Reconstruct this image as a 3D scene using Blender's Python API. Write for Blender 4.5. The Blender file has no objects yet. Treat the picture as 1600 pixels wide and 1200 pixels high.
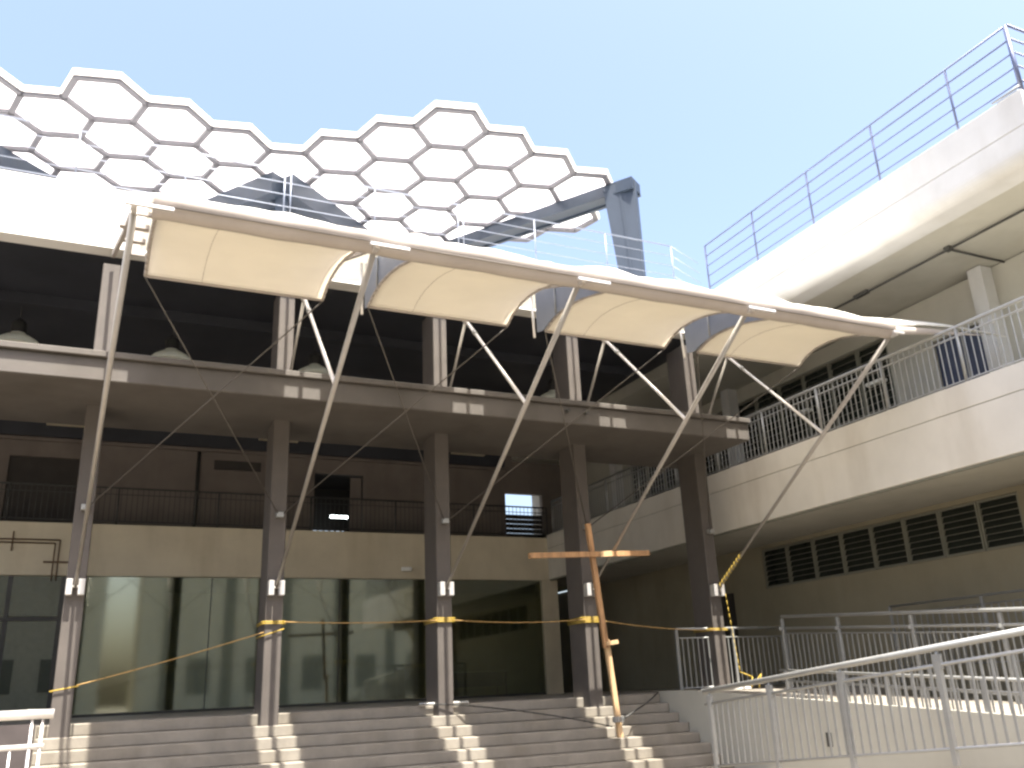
import bpy, math, random
from mathutils import Vector, Matrix
random.seed(7)
PI = math.pi
S = bpy.context.scene
COL = S.collection

# ---------------------------------------------------------------- camera, world, sun, exposure
YAW, PITCH, ROLL, FPX = 0.4471, 0.3294, -0.04485, 1385.4
fw = Vector((math.sin(YAW)*math.cos(PITCH), math.cos(YAW)*math.cos(PITCH), math.sin(PITCH)))
r0 = Vector((math.cos(YAW), -math.sin(YAW), 0)); u0 = r0.cross(fw)
rr = r0*math.cos(ROLL) + u0*math.sin(ROLL); uu = u0*math.cos(ROLL) - r0*math.sin(ROLL)
cd = bpy.data.cameras.new('camera'); cam = bpy.data.objects.new('camera', cd); COL.objects.link(cam)
cam.matrix_world = Matrix(((rr.x, uu.x, -fw.x, 0), (rr.y, uu.y, -fw.y, 0), (rr.z, uu.z, -fw.z, 0), (0, 0, 0, 1)))
cd.sensor_width = 36; cd.lens = FPX/1600*36; cd.clip_start = 0.05; cd.clip_end = 2000
S.camera = cam
EL, AZ = math.radians(67.8), math.radians(0.0)     # sun in front of the facade (towards -Y), high
w = bpy.data.worlds.new("World"); S.world = w; w.use_nodes = True
nt = w.node_tree; nt.nodes.clear()
sk = nt.nodes.new('ShaderNodeTexSky'); sk.sky_type = 'NISHITA'; sk.sun_disc = False
sk.sun_elevation = EL; sk.sun_rotation = PI + AZ
sk.air_density = 1.0; sk.dust_density = 6.0; sk.ozone_density = 1.0; sk.altitude = 50
bg = nt.nodes.new('ShaderNodeBackground'); bg.inputs['Strength'].default_value = 0.12
wo = nt.nodes.new('ShaderNodeOutputWorld')
nt.links.new(sk.outputs[0], bg.inputs[0]); nt.links.new(bg.outputs[0], wo.inputs[0])
sl = bpy.data.lights.new('sun', 'SUN'); sl.energy = 5.0; sl.angle = math.radians(0.55); sl.color = (1, .94, .83)
so = bpy.data.objects.new('sun', sl); COL.objects.link(so)
sd = Vector((math.sin(AZ)*math.cos(EL), -math.cos(AZ)*math.cos(EL), math.sin(EL)))
so.rotation_euler = sd.to_track_quat('Z', 'Y').to_euler(); so.location = sd*60
S.view_settings.view_transform = 'Standard'; S.view_settings.look = 'None'
S.view_settings.gamma = 1; S.view_settings.use_curve_mapping = False
S.view_settings.exposure = 1.94
S.render.engine = 'CYCLES'
try:
    S.cycles.filter_width = 2.5      # the phone picture is soft
    S.cycles.max_bounces = 10; S.cycles.diffuse_bounces = 6; S.cycles.transparent_max_bounces = 16
except Exception: pass

# ---------------------------------------------------------------- materials
MATS = {}
def mat(name, col, rough=.7, metal=0, var=.12, scale=3., grain=0., spec=.4, transl=0., dirt=0., bump=0., stretch=(1, 1, 1)):
    m = bpy.data.materials.new(name); m.use_nodes = True; t = m.node_tree; n = t.nodes; L = t.links
    b = n['Principled BSDF']; out = n['Material Output']
    tc = n.new('ShaderNodeTexCoord'); mp = n.new('ShaderNodeMapping'); mp.inputs['Scale'].default_value = stretch
    L.new(tc.outputs['Object'], mp.inputs[0])
    nz = n.new('ShaderNodeTexNoise'); nz.inputs['Scale'].default_value = scale; nz.inputs['Detail'].default_value = 7
    nz.inputs['Roughness'].default_value = .62
    L.new(mp.outputs[0], nz.inputs['Vector'])
    cr = n.new('ShaderNodeValToRGB'); cr.color_ramp.elements[0].position = .3; cr.color_ramp.elements[1].position = .72
    lo = [max(0, c*(1-var)) for c in col]; hi = [min(1, c*(1+var*.7)) for c in col]
    cr.color_ramp.elements[0].color = (*lo, 1); cr.color_ramp.elements[1].color = (*hi, 1)
    L.new(nz.outputs[0], cr.inputs[0]); last = cr.outputs[0]
    if dirt:
        # streaks and blotches with their own shape
        n2 = n.new('ShaderNodeTexNoise'); n2.inputs['Scale'].default_value = .9; n2.inputs['Detail'].default_value = 9
        mp2 = n.new('ShaderNodeMapping'); mp2.inputs['Scale'].default_value = (1.6, 1.6, .35)
        L.new(tc.outputs['Object'], mp2.inputs[0]); L.new(mp2.outputs[0], n2.inputs['Vector'])
        c2 = n.new('ShaderNodeValToRGB'); c2.color_ramp.elements[0].position = .5; c2.color_ramp.elements[1].position = .75
        mx = n.new('ShaderNodeMix'); mx.data_type = 'RGBA'; mx.blend_type = 'MULTIPLY'
        mu = n.new('ShaderNodeMath'); mu.operation = 'MULTIPLY'; mu.inputs[1].default_value = dirt
        L.new(n2.outputs[0], c2.inputs[0]); L.new(c2.outputs[0], mu.inputs[0]); L.new(mu.outputs[0], mx.inputs['Factor'])
        L.new(last, mx.inputs['A']); mx.inputs['B'].default_value = (.55, .5, .42, 1); last = mx.outputs['Result']
    L.new(last, b.inputs['Base Color'])
    b.inputs['Roughness'].default_value = rough; b.inputs['Metallic'].default_value = metal
    b.inputs['Specular IOR Level'].default_value = spec
    if bump:
        bn = n.new('ShaderNodeBump'); bn.inputs['Strength'].default_value = bump; bn.inputs['Distance'].default_value = .01
        n3 = n.new('ShaderNodeTexNoise'); n3.inputs['Scale'].default_value = scale*9; n3.inputs['Detail'].default_value = 5
        L.new(mp.outputs[0], n3.inputs['Vector']); L.new(n3.outputs[0], bn.inputs['Height']); L.new(bn.outputs[0], b.inputs['Normal'])
    if transl:
        tr = n.new('ShaderNodeBsdfTranslucent'); L.new(last, tr.inputs[0])
        ms = n.new('ShaderNodeMixShader'); ms.inputs[0].default_value = transl
        L.new(b.outputs[0], ms.inputs[1]); L.new(tr.outputs[0], ms.inputs[2]); L.new(ms.outputs[0], out.inputs[0])
    MATS[name] = m; return m
def glass(name, tint, refl, rough=.0):
    m = bpy.data.materials.new(name); m.use_nodes = True; t = m.node_tree; n = t.nodes; L = t.links; n.clear()
    out = n.new('ShaderNodeOutputMaterial'); tr = n.new('ShaderNodeBsdfTransparent'); tr.inputs[0].default_value = (*tint, 1)
    gl = n.new('ShaderNodeBsdfGlossy'); gl.inputs['Roughness'].default_value = rough; gl.inputs[0].default_value = (.72, .76, .68, 1)
    fr = n.new('ShaderNodeFresnel'); fr.inputs[0].default_value = 1.5
    ad = n.new('ShaderNodeMath'); ad.operation = 'ADD'; ad.inputs[1].default_value = refl; ad.use_clamp = True
    ms = n.new('ShaderNodeMixShader')
    bn = n.new('ShaderNodeBump'); bn.inputs['Strength'].default_value = .03; bn.inputs['Distance'].default_value = .02
    nz = n.new('ShaderNodeTexNoise'); nz.inputs['Scale'].default_value = .7; tc = n.new('ShaderNodeTexCoord')
    L.new(tc.outputs['Object'], nz.inputs['Vector']); L.new(nz.outputs[0], bn.inputs['Height']); L.new(bn.outputs[0], gl.inputs['Normal'])
    L.new(fr.outputs[0], ad.inputs[0]); L.new(ad.outputs[0], ms.inputs[0]); L.new(tr.outputs[0], ms.inputs[1]); L.new(gl.outputs[0], ms.inputs[2])
    L.new(ms.outputs[0], out.inputs[0]); MATS[name] = m; return m
mat('paving', (.17, .15, .12), .85, var=.2, scale=1.2, dirt=.5, bump=.3)
mat('step_concrete', (.222, .202, .172), .75, var=.2, scale=2.2, dirt=.55, bump=.25)
mat('landing_tile', (.34, .31, .27), .45, var=.15, scale=2, dirt=.4)
mat('column_paint', (.090, .079, .072), .6, var=.14, scale=2.5, dirt=.35, bump=.1)
mat('beam_paint', (.092, .083, .076), .65, var=.16, scale=1.6, dirt=.4, bump=.1)
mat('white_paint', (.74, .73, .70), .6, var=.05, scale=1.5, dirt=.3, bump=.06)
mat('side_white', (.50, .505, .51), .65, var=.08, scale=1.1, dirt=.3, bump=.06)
mat('band_paint', (.60, .575, .52), .65, var=.07, scale=1.1, dirt=.34, bump=.06)
mat('cream_paint', (.54, .48, .36), .7, var=.10, scale=1.2, dirt=.36, bump=.05)
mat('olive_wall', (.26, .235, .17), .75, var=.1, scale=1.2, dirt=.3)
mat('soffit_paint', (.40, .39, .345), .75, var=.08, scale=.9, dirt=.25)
mat('back_wall', (.165, .142, .13), .8, var=.15, scale=1, dirt=.3)
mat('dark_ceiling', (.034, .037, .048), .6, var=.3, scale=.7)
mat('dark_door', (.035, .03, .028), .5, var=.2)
mat('dark_plinth', (.06, .05, .05), .6, var=.2)
mat('steel_tube', (.33, .31, .285), .42, metal=.4, var=.1, scale=6)
mat('bright_steel', (.72, .70, .69), .3, metal=.6, var=.06, scale=6)
mat('rail_grey', (.30, .305, .30), .4, metal=.45, var=.1, scale=5)
mat('rail_dark', (.06, .06, .058), .5, metal=.3, var=.2, scale=5)
mat('roof_rail', (.26, .29, .36), .4, metal=.4, var=.08, scale=5)
mat('side_roof_rail', (.13, .15, .24), .4, metal=.4, var=.08, scale=5)
mat('cable', (.10, .09, .08), .5, metal=.3)
mat('fabric_white', (.84, .83, .79), .75, var=.04, scale=1.5, transl=.34)
mat('fabric_cream', (.86, .825, .755), .8, var=.03, scale=1.8, transl=.5)
mat('cheek_panel', (.17, .19, .235), .5, var=.1, scale=3)
mat('valance', (.35, .315, .29), .6, var=.08, scale=2.5, dirt=.2)
mat('hex_panel', (.95, .94, .95), .6, var=.02, scale=2, transl=.75)
mat('hex_frame', (.095, .095, .11), .6, var=.1, scale=4)
mat('hex_edge', (.90, .89, .9), .5, var=.02)
mat('portal_steel', (.026, .038, .06), .5, metal=.1, var=.12, scale=1.6)
mat('wood', (.36, .205, .10), .7, var=.5, scale=2.5, bump=.3, stretch=(6, 6, .7))
mat('fresh_wood', (.50, .34, .19), .65, var=.25, scale=2.5, bump=.3, stretch=(6, 6, .7))
mat('rope', (.40, .25, .09), .8, var=.3, scale=30)
mat('yellow_rope', (.50, .35, .06), .7, var=.3, scale=30)
mat('shadow_black', (.02, .02, .02), .6)
mat('louvre_glass', (.022, .026, .022), .22, var=.3, scale=2, spec=.35)
mat('window_frame', (.20, .20, .165), .5, var=.1)
mat('blue_door', (.035, .05, .10), .5, var=.15)
mat('lamp_skirt', (.85, .88, .80), .4, transl=.3)
mat('lamp_body', (.035, .035, .035), .5)
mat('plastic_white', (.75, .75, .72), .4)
mat('room_wall', (.62, .62, .46), .8, var=.1)
mat('rust_pipe', (.12, .075, .045), .7, var=.3)
mat('far_wall', (.66, .62, .50), .8, var=.15, dirt=.3)
mat('far_dark', (.22, .22, .18), .5)
mat('leaf', (.05, .085, .03), .6, var=.4, scale=4)
mat('bark', (.12, .09, .06), .9, var=.3)
glass('shop_glass', (.60, .62, .50), .20, .045)
glass('door_glass', (.25, .27, .28), .10)
em = bpy.data.materials.new('tube_light'); em.use_nodes = True
em.node_tree.nodes['Principled BSDF'].inputs['Emission Color'].default_value = (.9, 1, 1, 1)
em.node_tree.nodes['Principled BSDF'].inputs['Emission Strength'].default_value = 3.0; MATS['tube_light'] = em

# ---------------------------------------------------------------- mesh helpers
class MB:
    def __init__(s): s.v = []; s.f = []; s.sm = []
    def poly(s, pts, smooth=False):
        k = len(s.v); s.v += [tuple(p) for p in pts]; s.f.append(tuple(range(k, k+len(pts)))); s.sm.append(smooth)
    def box(s, x0, x1, y0, y1, z0, z1, b=0.):
        if x0 > x1: x0, x1 = x1, x0
        if y0 > y1: y0, y1 = y1, y0
        if z0 > z1: z0, z1 = z1, z0
        k = len(s.v)
        if b <= 0:
            s.v += [(x0, y0, z0), (x1, y0, z0), (x1, y1, z0), (x0, y1, z0), (x0, y0, z1), (x1, y0, z1), (x1, y1, z1), (x0, y1, z1)]
            for f in ((0, 3, 2, 1), (4, 5, 6, 7), (0, 1, 5, 4), (1, 2, 6, 5), (2, 3, 7, 6), (3, 0, 4, 7)):
                s.f.append(tuple(k+i for i in f)); s.sm.append(False)
        else:
            # chamfered box: 24 verts
            b = min(b, (x1-x0)/2.01, (y1-y0)/2.01, (z1-z0)/2.01)
            X = (x0, x1); Y = (y0, y1); Z = (z0, z1); sg = (1, -1); idx = {}
            for i in (0, 1):
                for j in (0, 1):
                    for l in (0, 1):
                        for a in range(3):
                            p = [X[i]+sg[i]*b, Y[j]+sg[j]*b, Z[l]+sg[l]*b]
                            p[a] = (X[i], Y[j], Z[l])[a]
                            idx[i, j, l, a] = len(s.v); s.v.append(tuple(p))
            def F(*q): s.f.append(tuple(idx[t] for t in q)); s.sm.append(False)
            for i in (0, 1):
                q = [(i, 0, 0, 0), (i, 1, 0, 0), (i, 1, 1, 0), (i, 0, 1, 0)]; F(*(q if i else q[::-1]))
                q = [(0, i, 0, 1), (1, i, 0, 1), (1, i, 1, 1), (0, i, 1, 1)]; F(*(q[::-1] if i else q))
                q = [(0, 0, i, 2), (1, 0, i, 2), (1, 1, i, 2), (0, 1, i, 2)]; F(*(q if i else q[::-1]))
            for i in (0, 1):
                for j in (0, 1):
                    q = [(i, j, 0, 0), (i, j, 0, 1), (i, j, 1, 1), (i, j, 1, 0)]; F(*(q if (i+j) % 2 else q[::-1]))
                    q = [(i, 0, j, 0), (i, 0, j, 2), (i, 1, j, 2), (i, 1, j, 0)]; F(*(q[::-1] if (i+j) % 2 == 0 else q))
                    q = [(0, i, j, 1), (0, i, j, 2), (1, i, j, 2), (1, i, j, 1)]; F(*(q if (i+j) % 2 == 0 else q[::-1]))
                    for l in (0, 1):
                        F((i, j, l, 0), (i, j, l, 1), (i, j, l, 2))
        return s
    def tube(s, a, b, ra, rb=None, n=10, cap=True):
        a = Vector(a); b = Vector(b); rb = ra if rb is None else rb
        d = (b-a).normalized(); h = Vector((0, 0, 1)) if abs(d.z) < .9 else Vector((1, 0, 0))
        e1 = d.cross(h).normalized(); e2 = d.cross(e1); k = len(s.v)
        for i in range(n):
            t = 2*PI*i/n; o = e1*math.cos(t)+e2*math.sin(t); s.v.append(tuple(a+o*ra)); s.v.append(tuple(b+o*rb))
        for i in range(n):
            j = (i+1) % n; s.f.append((k+2*i, k+2*i+1, k+2*j+1, k+2*j)); s.sm.append(True)
        if cap:
            s.f.append(tuple(k+2*i for i in range(n))); s.sm.append(False)
            s.f.append(tuple(k+2*i+1 for i in range(n-1, -1, -1))); s.sm.append(False)
        return s
    def path(s, pts, r, n=7):
        for a, b in zip(pts[:-1], pts[1:]): s.tube(a, b, r, n=n)
        return s
    def bar(s, a, b, wx, wz, up=(0, 0, 1), b0=0):
        # rectangular bar from a to b
        a = Vector(a); b = Vector(b); d = (b-a).normalized(); up = Vector(up)
        e1 = d.cross(up)
        if e1.length < 1e-4: e1 = d.cross(Vector((0, 1, 0)))
        e1.normalize(); e2 = e1.cross(d).normalized(); k = len(s.v)
        for p in (a, b):
            for q, t in ((-1, -1), (1, -1), (1, 1), (-1, 1)): s.v.append(tuple(p+e1*q*wx/2+e2*t*wz/2))
        for f in ((3, 2, 1, 0), (4, 5, 6, 7), (0, 1, 5, 4), (1, 2, 6, 5), (2, 3, 7, 6), (3, 0, 4, 7)):
            s.f.append(tuple(k+i for i in f)); s.sm.append(False)
        return s
    def grid(s, fn, nu, nv, smooth=True):
        k = len(s.v)
        for i in range(nu+1):
            for j in range(nv+1): s.v.append(tuple(fn(i/nu, j/nv)))
        for i in range(nu):
            for j in range(nv):
                a = k+i*(nv+1)+j; s.f.append((a, a+nv+1, a+nv+2, a+1)); s.sm.append(smooth)
        return s
    def lathe(s, c, prof, n=20):
        k = len(s.v)
        for r, z in prof:
            for i in range(n): s.v.append((c[0]+r*math.cos(2*PI*i/n), c[1]+r*math.sin(2*PI*i/n), c[2]+z))
        for p in range(len(prof)-1):
            for i in range(n):
                j = (i+1) % n; s.f.append((k+p*n+i, k+p*n+j, k+(p+1)*n+j, k+(p+1)*n+i)); s.sm.append(True)
        return s
    def prism_x(s, prof, x0, x1):
        # closed polygon (y,z) extruded along X
        k = len(s.v); n = len(prof)
        for x in (x0, x1):
            for y, z in prof: s.v.append((x, y, z))
        for i in range(n):
            j = (i+1) % n; s.f.append((k+i, k+j, k+n+j, k+n+i)); s.sm.append(False)
        s.f.append(tuple(range(k+n-1, k-1, -1))); s.sm.append(False); s.f.append(tuple(range(k+n, k+2*n))); s.sm.append(False)
        return s
    def prism_y(s, prof, y0, y1):
        k = len(s.v); n = len(prof)
        for y in (y0, y1):
            for x, z in prof: s.v.append((x, y, z))
        for i in range(n):
            j = (i+1) % n; s.f.append((k+i, k+n+i, k+n+j, k+j)); s.sm.append(False)
        s.f.append(tuple(range(k, k+n))); s.sm.append(False); s.f.append(tuple(range(k+2*n-1, k+n-1, -1))); s.sm.append(False)
        return s
    def mesh(s, name, m):
        me = bpy.data.meshes.new(name); me.from_pydata(s.v, [], s.f); me.update()
        me.polygons.foreach_set('use_smooth', s.sm); me.materials.append(MATS[m] if isinstance(m, str) else m)
        return me
def link(name, me, parent=None, loc=(0, 0, 0), label=None, sol=0):
    o = bpy.data.objects.new(name, me); COL.objects.link(o)
    if parent is not None:
        o.parent = parent; o.location = Vector(loc)-rootloc(parent)
    else: o.location = loc
    if label: o['label'] = label
    if sol:
        md = o.modifiers.new('thick', 'SOLIDIFY'); md.thickness = sol; md.offset = 0
    return o
def rootloc(p):
    l = Vector((0, 0, 0))
    while p is not None: l = l+p.location; p = p.parent
    return l
def part(name, mb, m, parent, label=None, loc=(0, 0, 0), sol=0):
    return link(name, mb.mesh(name, m), parent, loc, label, sol)
def thing(name, label, cat, loc=(0, 0, 0), group=None):
    o = bpy.data.objects.new(name, None); COL.objects.link(o); o.location = loc
    o.empty_display_size = .2; o['label'] = label; o['category'] = cat
    if group: o['group'] = group
    return o
def solo(name, mb, m, label, cat, group=None):
    o = link(name, mb.mesh(name, m)); o['label'] = label; o['category'] = cat
    if group: o['group'] = group
    return o
def struct(name, mb, m):
    o = link(name, mb.mesh(name, m)); o['kind'] = 'structure'; return o
def box(*a, **k): return MB().box(*a, **k)

# ---------------------------------------------------------------- key dimensions (metres, eye of the camera at 0,0,0)
G = -1.60            # courtyard level
LZ = -.24            # landing level
XC = [-.2, 2.8, 5.8, 8.8, 11.8]
CF, CBK = 15.3, 15.95     # column front / back

# ---------------------------------------------------------------- setting
g = MB()
g.poly([(-400, -400, G), (400, -400, G), (400, 400, G), (-400, 400, G)])
struct('ground', g, 'paving')

# landing behind the stairs, ramps
lm = MB(); lm.box(-14, 10.4, 15.6, 30.8, G-.02, LZ); lm.box(10.4, 15.4, 14.6, 30.8, G-.02, LZ)
struct('landing', lm, 'landing_tile')
rp = MB()
def ramp_prism(mb, x0, x1, ya, za, yb, zb):
    mb.prism_x([(ya, G-.02), (yb, G-.02), (yb, zb), (ya, za)], x0, x1)
ramp_prism(rp, 10.45, 12.75, 14.6, LZ, 6.0, LZ-.5)
struct('upper_ramp', rp, 'step_concrete')
rp = MB(); ramp_prism(rp, 7.5, 10.37, 12.0, -1.52, 5.0, -.95)
rp.box(7.5, 10.37, 12.0, 13.1, G-.02, -1.52)
struct('lower_ramp', rp, 'paving')

# stairs: eight steps, each a child
st = thing('staircase', 'wide concrete staircase with eight steps rising to the columns of the portico', 'stairs', (5, 14.4, G))
for k in range(1, 9):
    zt = LZ-.17*k; yf = 15.57-.3*k
    if zt <= G+.001: break
    m_ = MB(); m_.box(-.5, 10.38, yf, 15.597, zt-.17, zt, b=.014)
    part('step', m_, 'step_concrete', st)
m_ = MB(); m_.box(-.5, 10.38, 15.57, 15.66, LZ-.17, LZ+.003, b=.014); part('landing_nosing', m_, 'step_concrete', st)

pl = MB(); pl.box(-14, -.52, 15.45, 15.595, G-.02, LZ+.03)
part('plinth_wall', pl, 'dark_plinth', st, 'dark plinth wall left of the steps')

# ---------------------------------------------------------------- front building
fb = thing('portico_building', 'two storey building with a dark columned portico and white roof edge facing the courtyard', 'building', (5, 20, LZ))
cm = MB(); cm.box(-.14, .14, CF, CBK, 0, 7.44+.42+.17, b=.012)
colmesh = cm.mesh('column', 'column_paint')
for x in XC:
    link('column', colmesh, fb, (x, 0, LZ-.17*1-.42))
for x in (-6.2, -3.2):
    link('column', colmesh, fb, (x, 0, LZ-.17*1-.42))
# intermediate slab / beam
b = MB(); b.box(-14, 12.13, 14.0, 16.6, 4.64, 5.0, b=.015); part('floor_slab', b, 'beam_paint', fb, 'dark beam and slab carried by the columns at mid height')
b = MB(); b.box(-14, 12.15, 13.93, 16.62, 5.003, 5.10, b=.01); part('slab_coping', b, 'beam_paint', fb)
# two small drain outlets on the beam face
for px in (7.83, 8.22):
    c_ = MB(); c_.tube((px, 13.9, 4.88), (px, 14.05, 4.88), .035, n=10); part('drain_pipe', c_, 'rail_dark', fb)
# roof
prof = [(15.2, 7.45), (15.55, 7.45), (15.55, 7.75), (30.8, 7.75), (30.8, 8.55), (15.42, 8.55), (15.42, 8.60), (15.2, 8.60)]
b = MB(); b.prism_x(prof, -14, 12.38); part('roof_edge', b, 'white_paint', fb, 'white roof edge beam in full sun')
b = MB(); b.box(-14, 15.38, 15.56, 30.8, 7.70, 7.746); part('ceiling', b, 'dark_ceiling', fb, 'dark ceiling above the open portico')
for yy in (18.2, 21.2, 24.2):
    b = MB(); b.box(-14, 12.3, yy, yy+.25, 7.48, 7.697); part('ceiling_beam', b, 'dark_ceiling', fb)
# rear first floor balcony band
b = MB(); b.box(-14, 12.95, 24.7, 24.95, 3.07, 4.37, b=.01); part('balcony_band', b, 'cream_paint', fb, 'cream balcony band above the glass wall')
b = MB(); b.box(-14, 12.95, 24.953, 27, 3.5, 4.1); part('balcony_floor', b, 'soffit_paint', fb)
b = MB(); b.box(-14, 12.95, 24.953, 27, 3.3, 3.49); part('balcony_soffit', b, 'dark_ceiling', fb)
# rear wall of the balcony with door openings
def wall_xz(name, y0, y1, x0, x1, z0, z1, holes, m, parent, label=None):
    # wall split round rectangular holes (hx0,hx1,hz0,hz1) sorted by x
    mb = MB(); x = x0
    for (a, b_, c, d) in sorted(holes):
        if a > x: mb.box(x, a, y0, y1, z0, z1)
        if c > z0: mb.box(a, b_, y0, y1, z0, c)
        if d < z1: mb.box(a, b_, y0, y1, d, z1)
        x = b_
    if x < x1: mb.box(x, x1, y0, y1, z0, z1)
    return part(name, mb, m, parent, label)
wall_xz('rear_wall', 27, 27.2, -14, 12.5, 4.1, 7.15, [(-2.34, -.61, 4.1, 6.58), (6.0, 7.55, 4.1, 6.58)], 'back_wall', fb, 'brown rear wall of the upper gallery')
b = MB(); b.box(-14, 12.5, 26.93, 27.2, 7.153, 7.69); part('rear_beam', b, 'dark_ceiling', fb)
b = MB(); b.box(-14, 12.5, 26.90, 26.998, 7.02, 7.10); part('wall_cornice', b, 'back_wall', fb)
b = MB(); b.box(3.0, 4.35, 26.94, 26.998, 6.50, 6.78); part('air_grille', b, 'dark_door', fb)
b = MB(); b.tube((2.55, 26.94, 4.2), (2.55, 26.94, 7.0), .05); part('rain_pipe', b, 'rail_dark', fb)
b = MB(); b.box(-2.34, -.61, 27.08, 27.14, 4.12, 6.58); part('closed_door', b, 'dark_door', fb)
# room behind the open door with daylight slits in its far wall
b = MB(); b.box(4, 9.5, 27.2, 30.6, 4.0, 4.1); b.box(4, 9.5, 27.2, 30.6, 6.9, 7.0); b.box(3.9, 4, 27.2, 30.6, 4.1, 6.9); b.box(9.5, 9.6, 27.2, 30.6, 4.1, 6.9)
part('upper_room', b, 'dark_door', fb)
b = MB()
zs = [4.1, 5.02, 5.08, 5.38, 5.44, 6.9]
b.box(4, 9.5, 30.6, 30.7, 4.1, zs[1]); b.box(4, 9.5, 30.6, 30.7, zs[2], zs[3]); b.box(4, 9.5, 30.6, 30.7, zs[4], 6.9)
for q in range(14): b.box(6.0+q*.2-.05, 6.0+q*.2, 30.59, 30.71, zs[1]-.01, zs[4]+.01)
b.box(4, 6.35, 30.595, 30.705, zs[1]-.01, zs[4]+.01); b.box(7.9, 9.5, 30.595, 30.705, zs[1]-.01, zs[4]+.01)
part('slit_wall', b, 'dark_door', fb)
b = MB(); b.box(7.0, 7.6, 29, 29.06, 5.58, 5.66); part('tube_lamp', b, 'tube_light', fb)
dl = MB(); dl.box(7.15, 7.5, 27.05, 27.11, 4.12, 6.5); part('door_leaf', dl, 'back_wall', fb, 'brown leaf of the open gallery door')
for x0 in (-1.5, 4.1, 10.2):
    part('ceiling_light', MB().box(x0, x0+1.15, 25.9, 26.1, 7.24, 7.30, b=.01), 'cream_paint', fb)
    part('light_stem', MB().tube((x0+.55, 26, 7.30), (x0+.55, 26, 7.697), .012, n=6), 'lamp_body', fb)
# end stair seen at the right end of the gallery
b = MB(); b.box(13.9, 15.4, 27, 27.2, 4.1, 7.69); b.box(12.5, 13.9, 27, 27.2, 6.27, 7.69); part('stair_wall', b, 'back_wall', fb)
sp_ = MB()
for q in range(9): sp_.bar((12.5, 27.1, 4.2+q*.16), (13.9, 27.1, 4.2+q*.16), .03, .145)
part('stair_louvre', sp_, 'dark_door', fb)
# ground floor glass wall
xs = [-14, -9.2, -6.2, -2.9, -.45, 2.9, 6.3, 9.6, 12.55]
for a, c in zip(xs[:-1], xs[1:]):
    if a == -2.9: continue
    b = MB(); b.box(a+.012, c-.012, 24.80, 24.812, LZ+.06, 3.06); part('glass_pane', b, 'shop_glass', fb)
for x in xs[:-1]:
    b = MB(); b.box(x-.01, x+.01, 24.795, 24.83, LZ+.06, 3.06); part('glass_joint', b, 'rail_dark', fb)
b = MB(); b.box(-14, 12.55, 24.78, 24.84, LZ, LZ+.06); part('glass_channel', b, 'rail_dark', fb)
b = MB(); b.box(12.57, 13.1, 24.72, 25.2, LZ, 3.068); part('pillar', b, 'cream_paint', fb, 'pale pillar at the right end of the glass wall')
# entrance at the far left
b = MB()
for x in (-2.85, -1.75, -.6): b.box(x-.05, x+.05, 24.76, 24.86, LZ, 3.06)
b.box(-2.8, -.65, 24.765, 24.855, 2.0, 2.1); part('door_frame', b, 'rail_dark', fb)
for x0, x1 in ((-2.8, -1.8), (-1.7, -.65)):
    b = MB(); b.box(x0, x1, 24.80, 24.81, LZ+.02, 1.99); part('glass_door', b, 'door_glass', fb)
b = MB(); b.box(-2.8, -.65, 24.80, 24.81, 2.11, 3.06); part('fanlight', b, 'door_glass', fb)
b = MB(); b.box(-2.9, -1.75, 26.0, 26.04, .9, 1.9); part('lit_patch_board', b, 'plastic_white', fb)  # pale board added in place of a sunlit wall patch beyond the door
b = MB()
for q in range(3): b.box(-2.35+q*.22, -2.33+q*.22, 25.95, 25.98, .9, 1.9)
part('board_bar', b, 'rail_dark', fb)
# hall inside the glass
b = MB(); b.box(-14, 15.3, 29.4, 29.6, LZ, 3.3); part('hall_wall', b, 'room_wall', fb)
b = MB(); b.box(-14, 15.3, 24.96, 29.38, 3.16, 3.29); part('hall_ceiling', b, 'room_wall', fb)
b = MB(); b.box(9.7, 9.95, 26.4, 29.4, LZ, 3.3); part('hall_partition', b, 'room_wall', fb)
# conduits on the balcony band, left
c_ = MB(); c_.path([(-6, 24.66, 3.93), (-.78, 24.66, 3.93), (-.78, 24.66, 2.95)], .018, 6)
c_.path([(-6, 24.66, 3.85), (-.88, 24.66, 3.85), (-.88, 24.66, 2.95)], .018, 6)
part('conduit', c_, 'rust_pipe', fb)
c_ = MB(); c_.box(-1.83, -1.80, 24.64, 24.69, 3.65, 4.12); c_.box(-1.1, -.5, 24.64, 24.69, 3.37, 3.41); part('conduit_bracket', c_, 'rust_pipe', fb)
b = MB(); b.box(8.05, 8.35, 24.6, 24.698, 3.28, 3.40, b=.02); b.box(8.1, 8.3, 24.57, 24.61, 3.31, 3.37, b=.01)
part('emergency_light', b, 'plastic_white', fb, 'small white emergency light on the cream band')

# pendant lamps
for i, (x, lab) in enumerate(((-1.75, 'pale skirted pendant lamp under the dark ceiling, leftmost, left of the first column'),
                              (1.05, 'pale skirted pendant lamp under the dark ceiling, between the first and second columns'),
                              (4.02, 'pale skirted pendant lamp just right of the second column under the dark ceiling'),
                              (9.95, 'pale skirted pendant lamp behind the fourth column under the dark ceiling'))):
    y = 18.4; t = thing('pendant_lamp', lab, 'lamp', (x, y, 6.55), 'pendant lamps in the portico')
    m_ = MB().lathe((x, y, 6.62), [(.43, 0), (.42, .05), (.36, .13), (.22, .22), (.13, .26), (.13, .30)], 24); part('lamp_shade', m_, 'lamp_skirt', t)
    m_ = MB().lathe((x, y, 6.9), [(.14, 0), (.14, .2), (.08, .28), (.03, .30), (.0, .30)], 16); part('lamp_housing', m_, 'lamp_body', t)
    part('lamp_cord', MB().tube((x, y, 7.2), (x, y, 7.7), .012, n=6), 'lamp_body', t)

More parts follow.
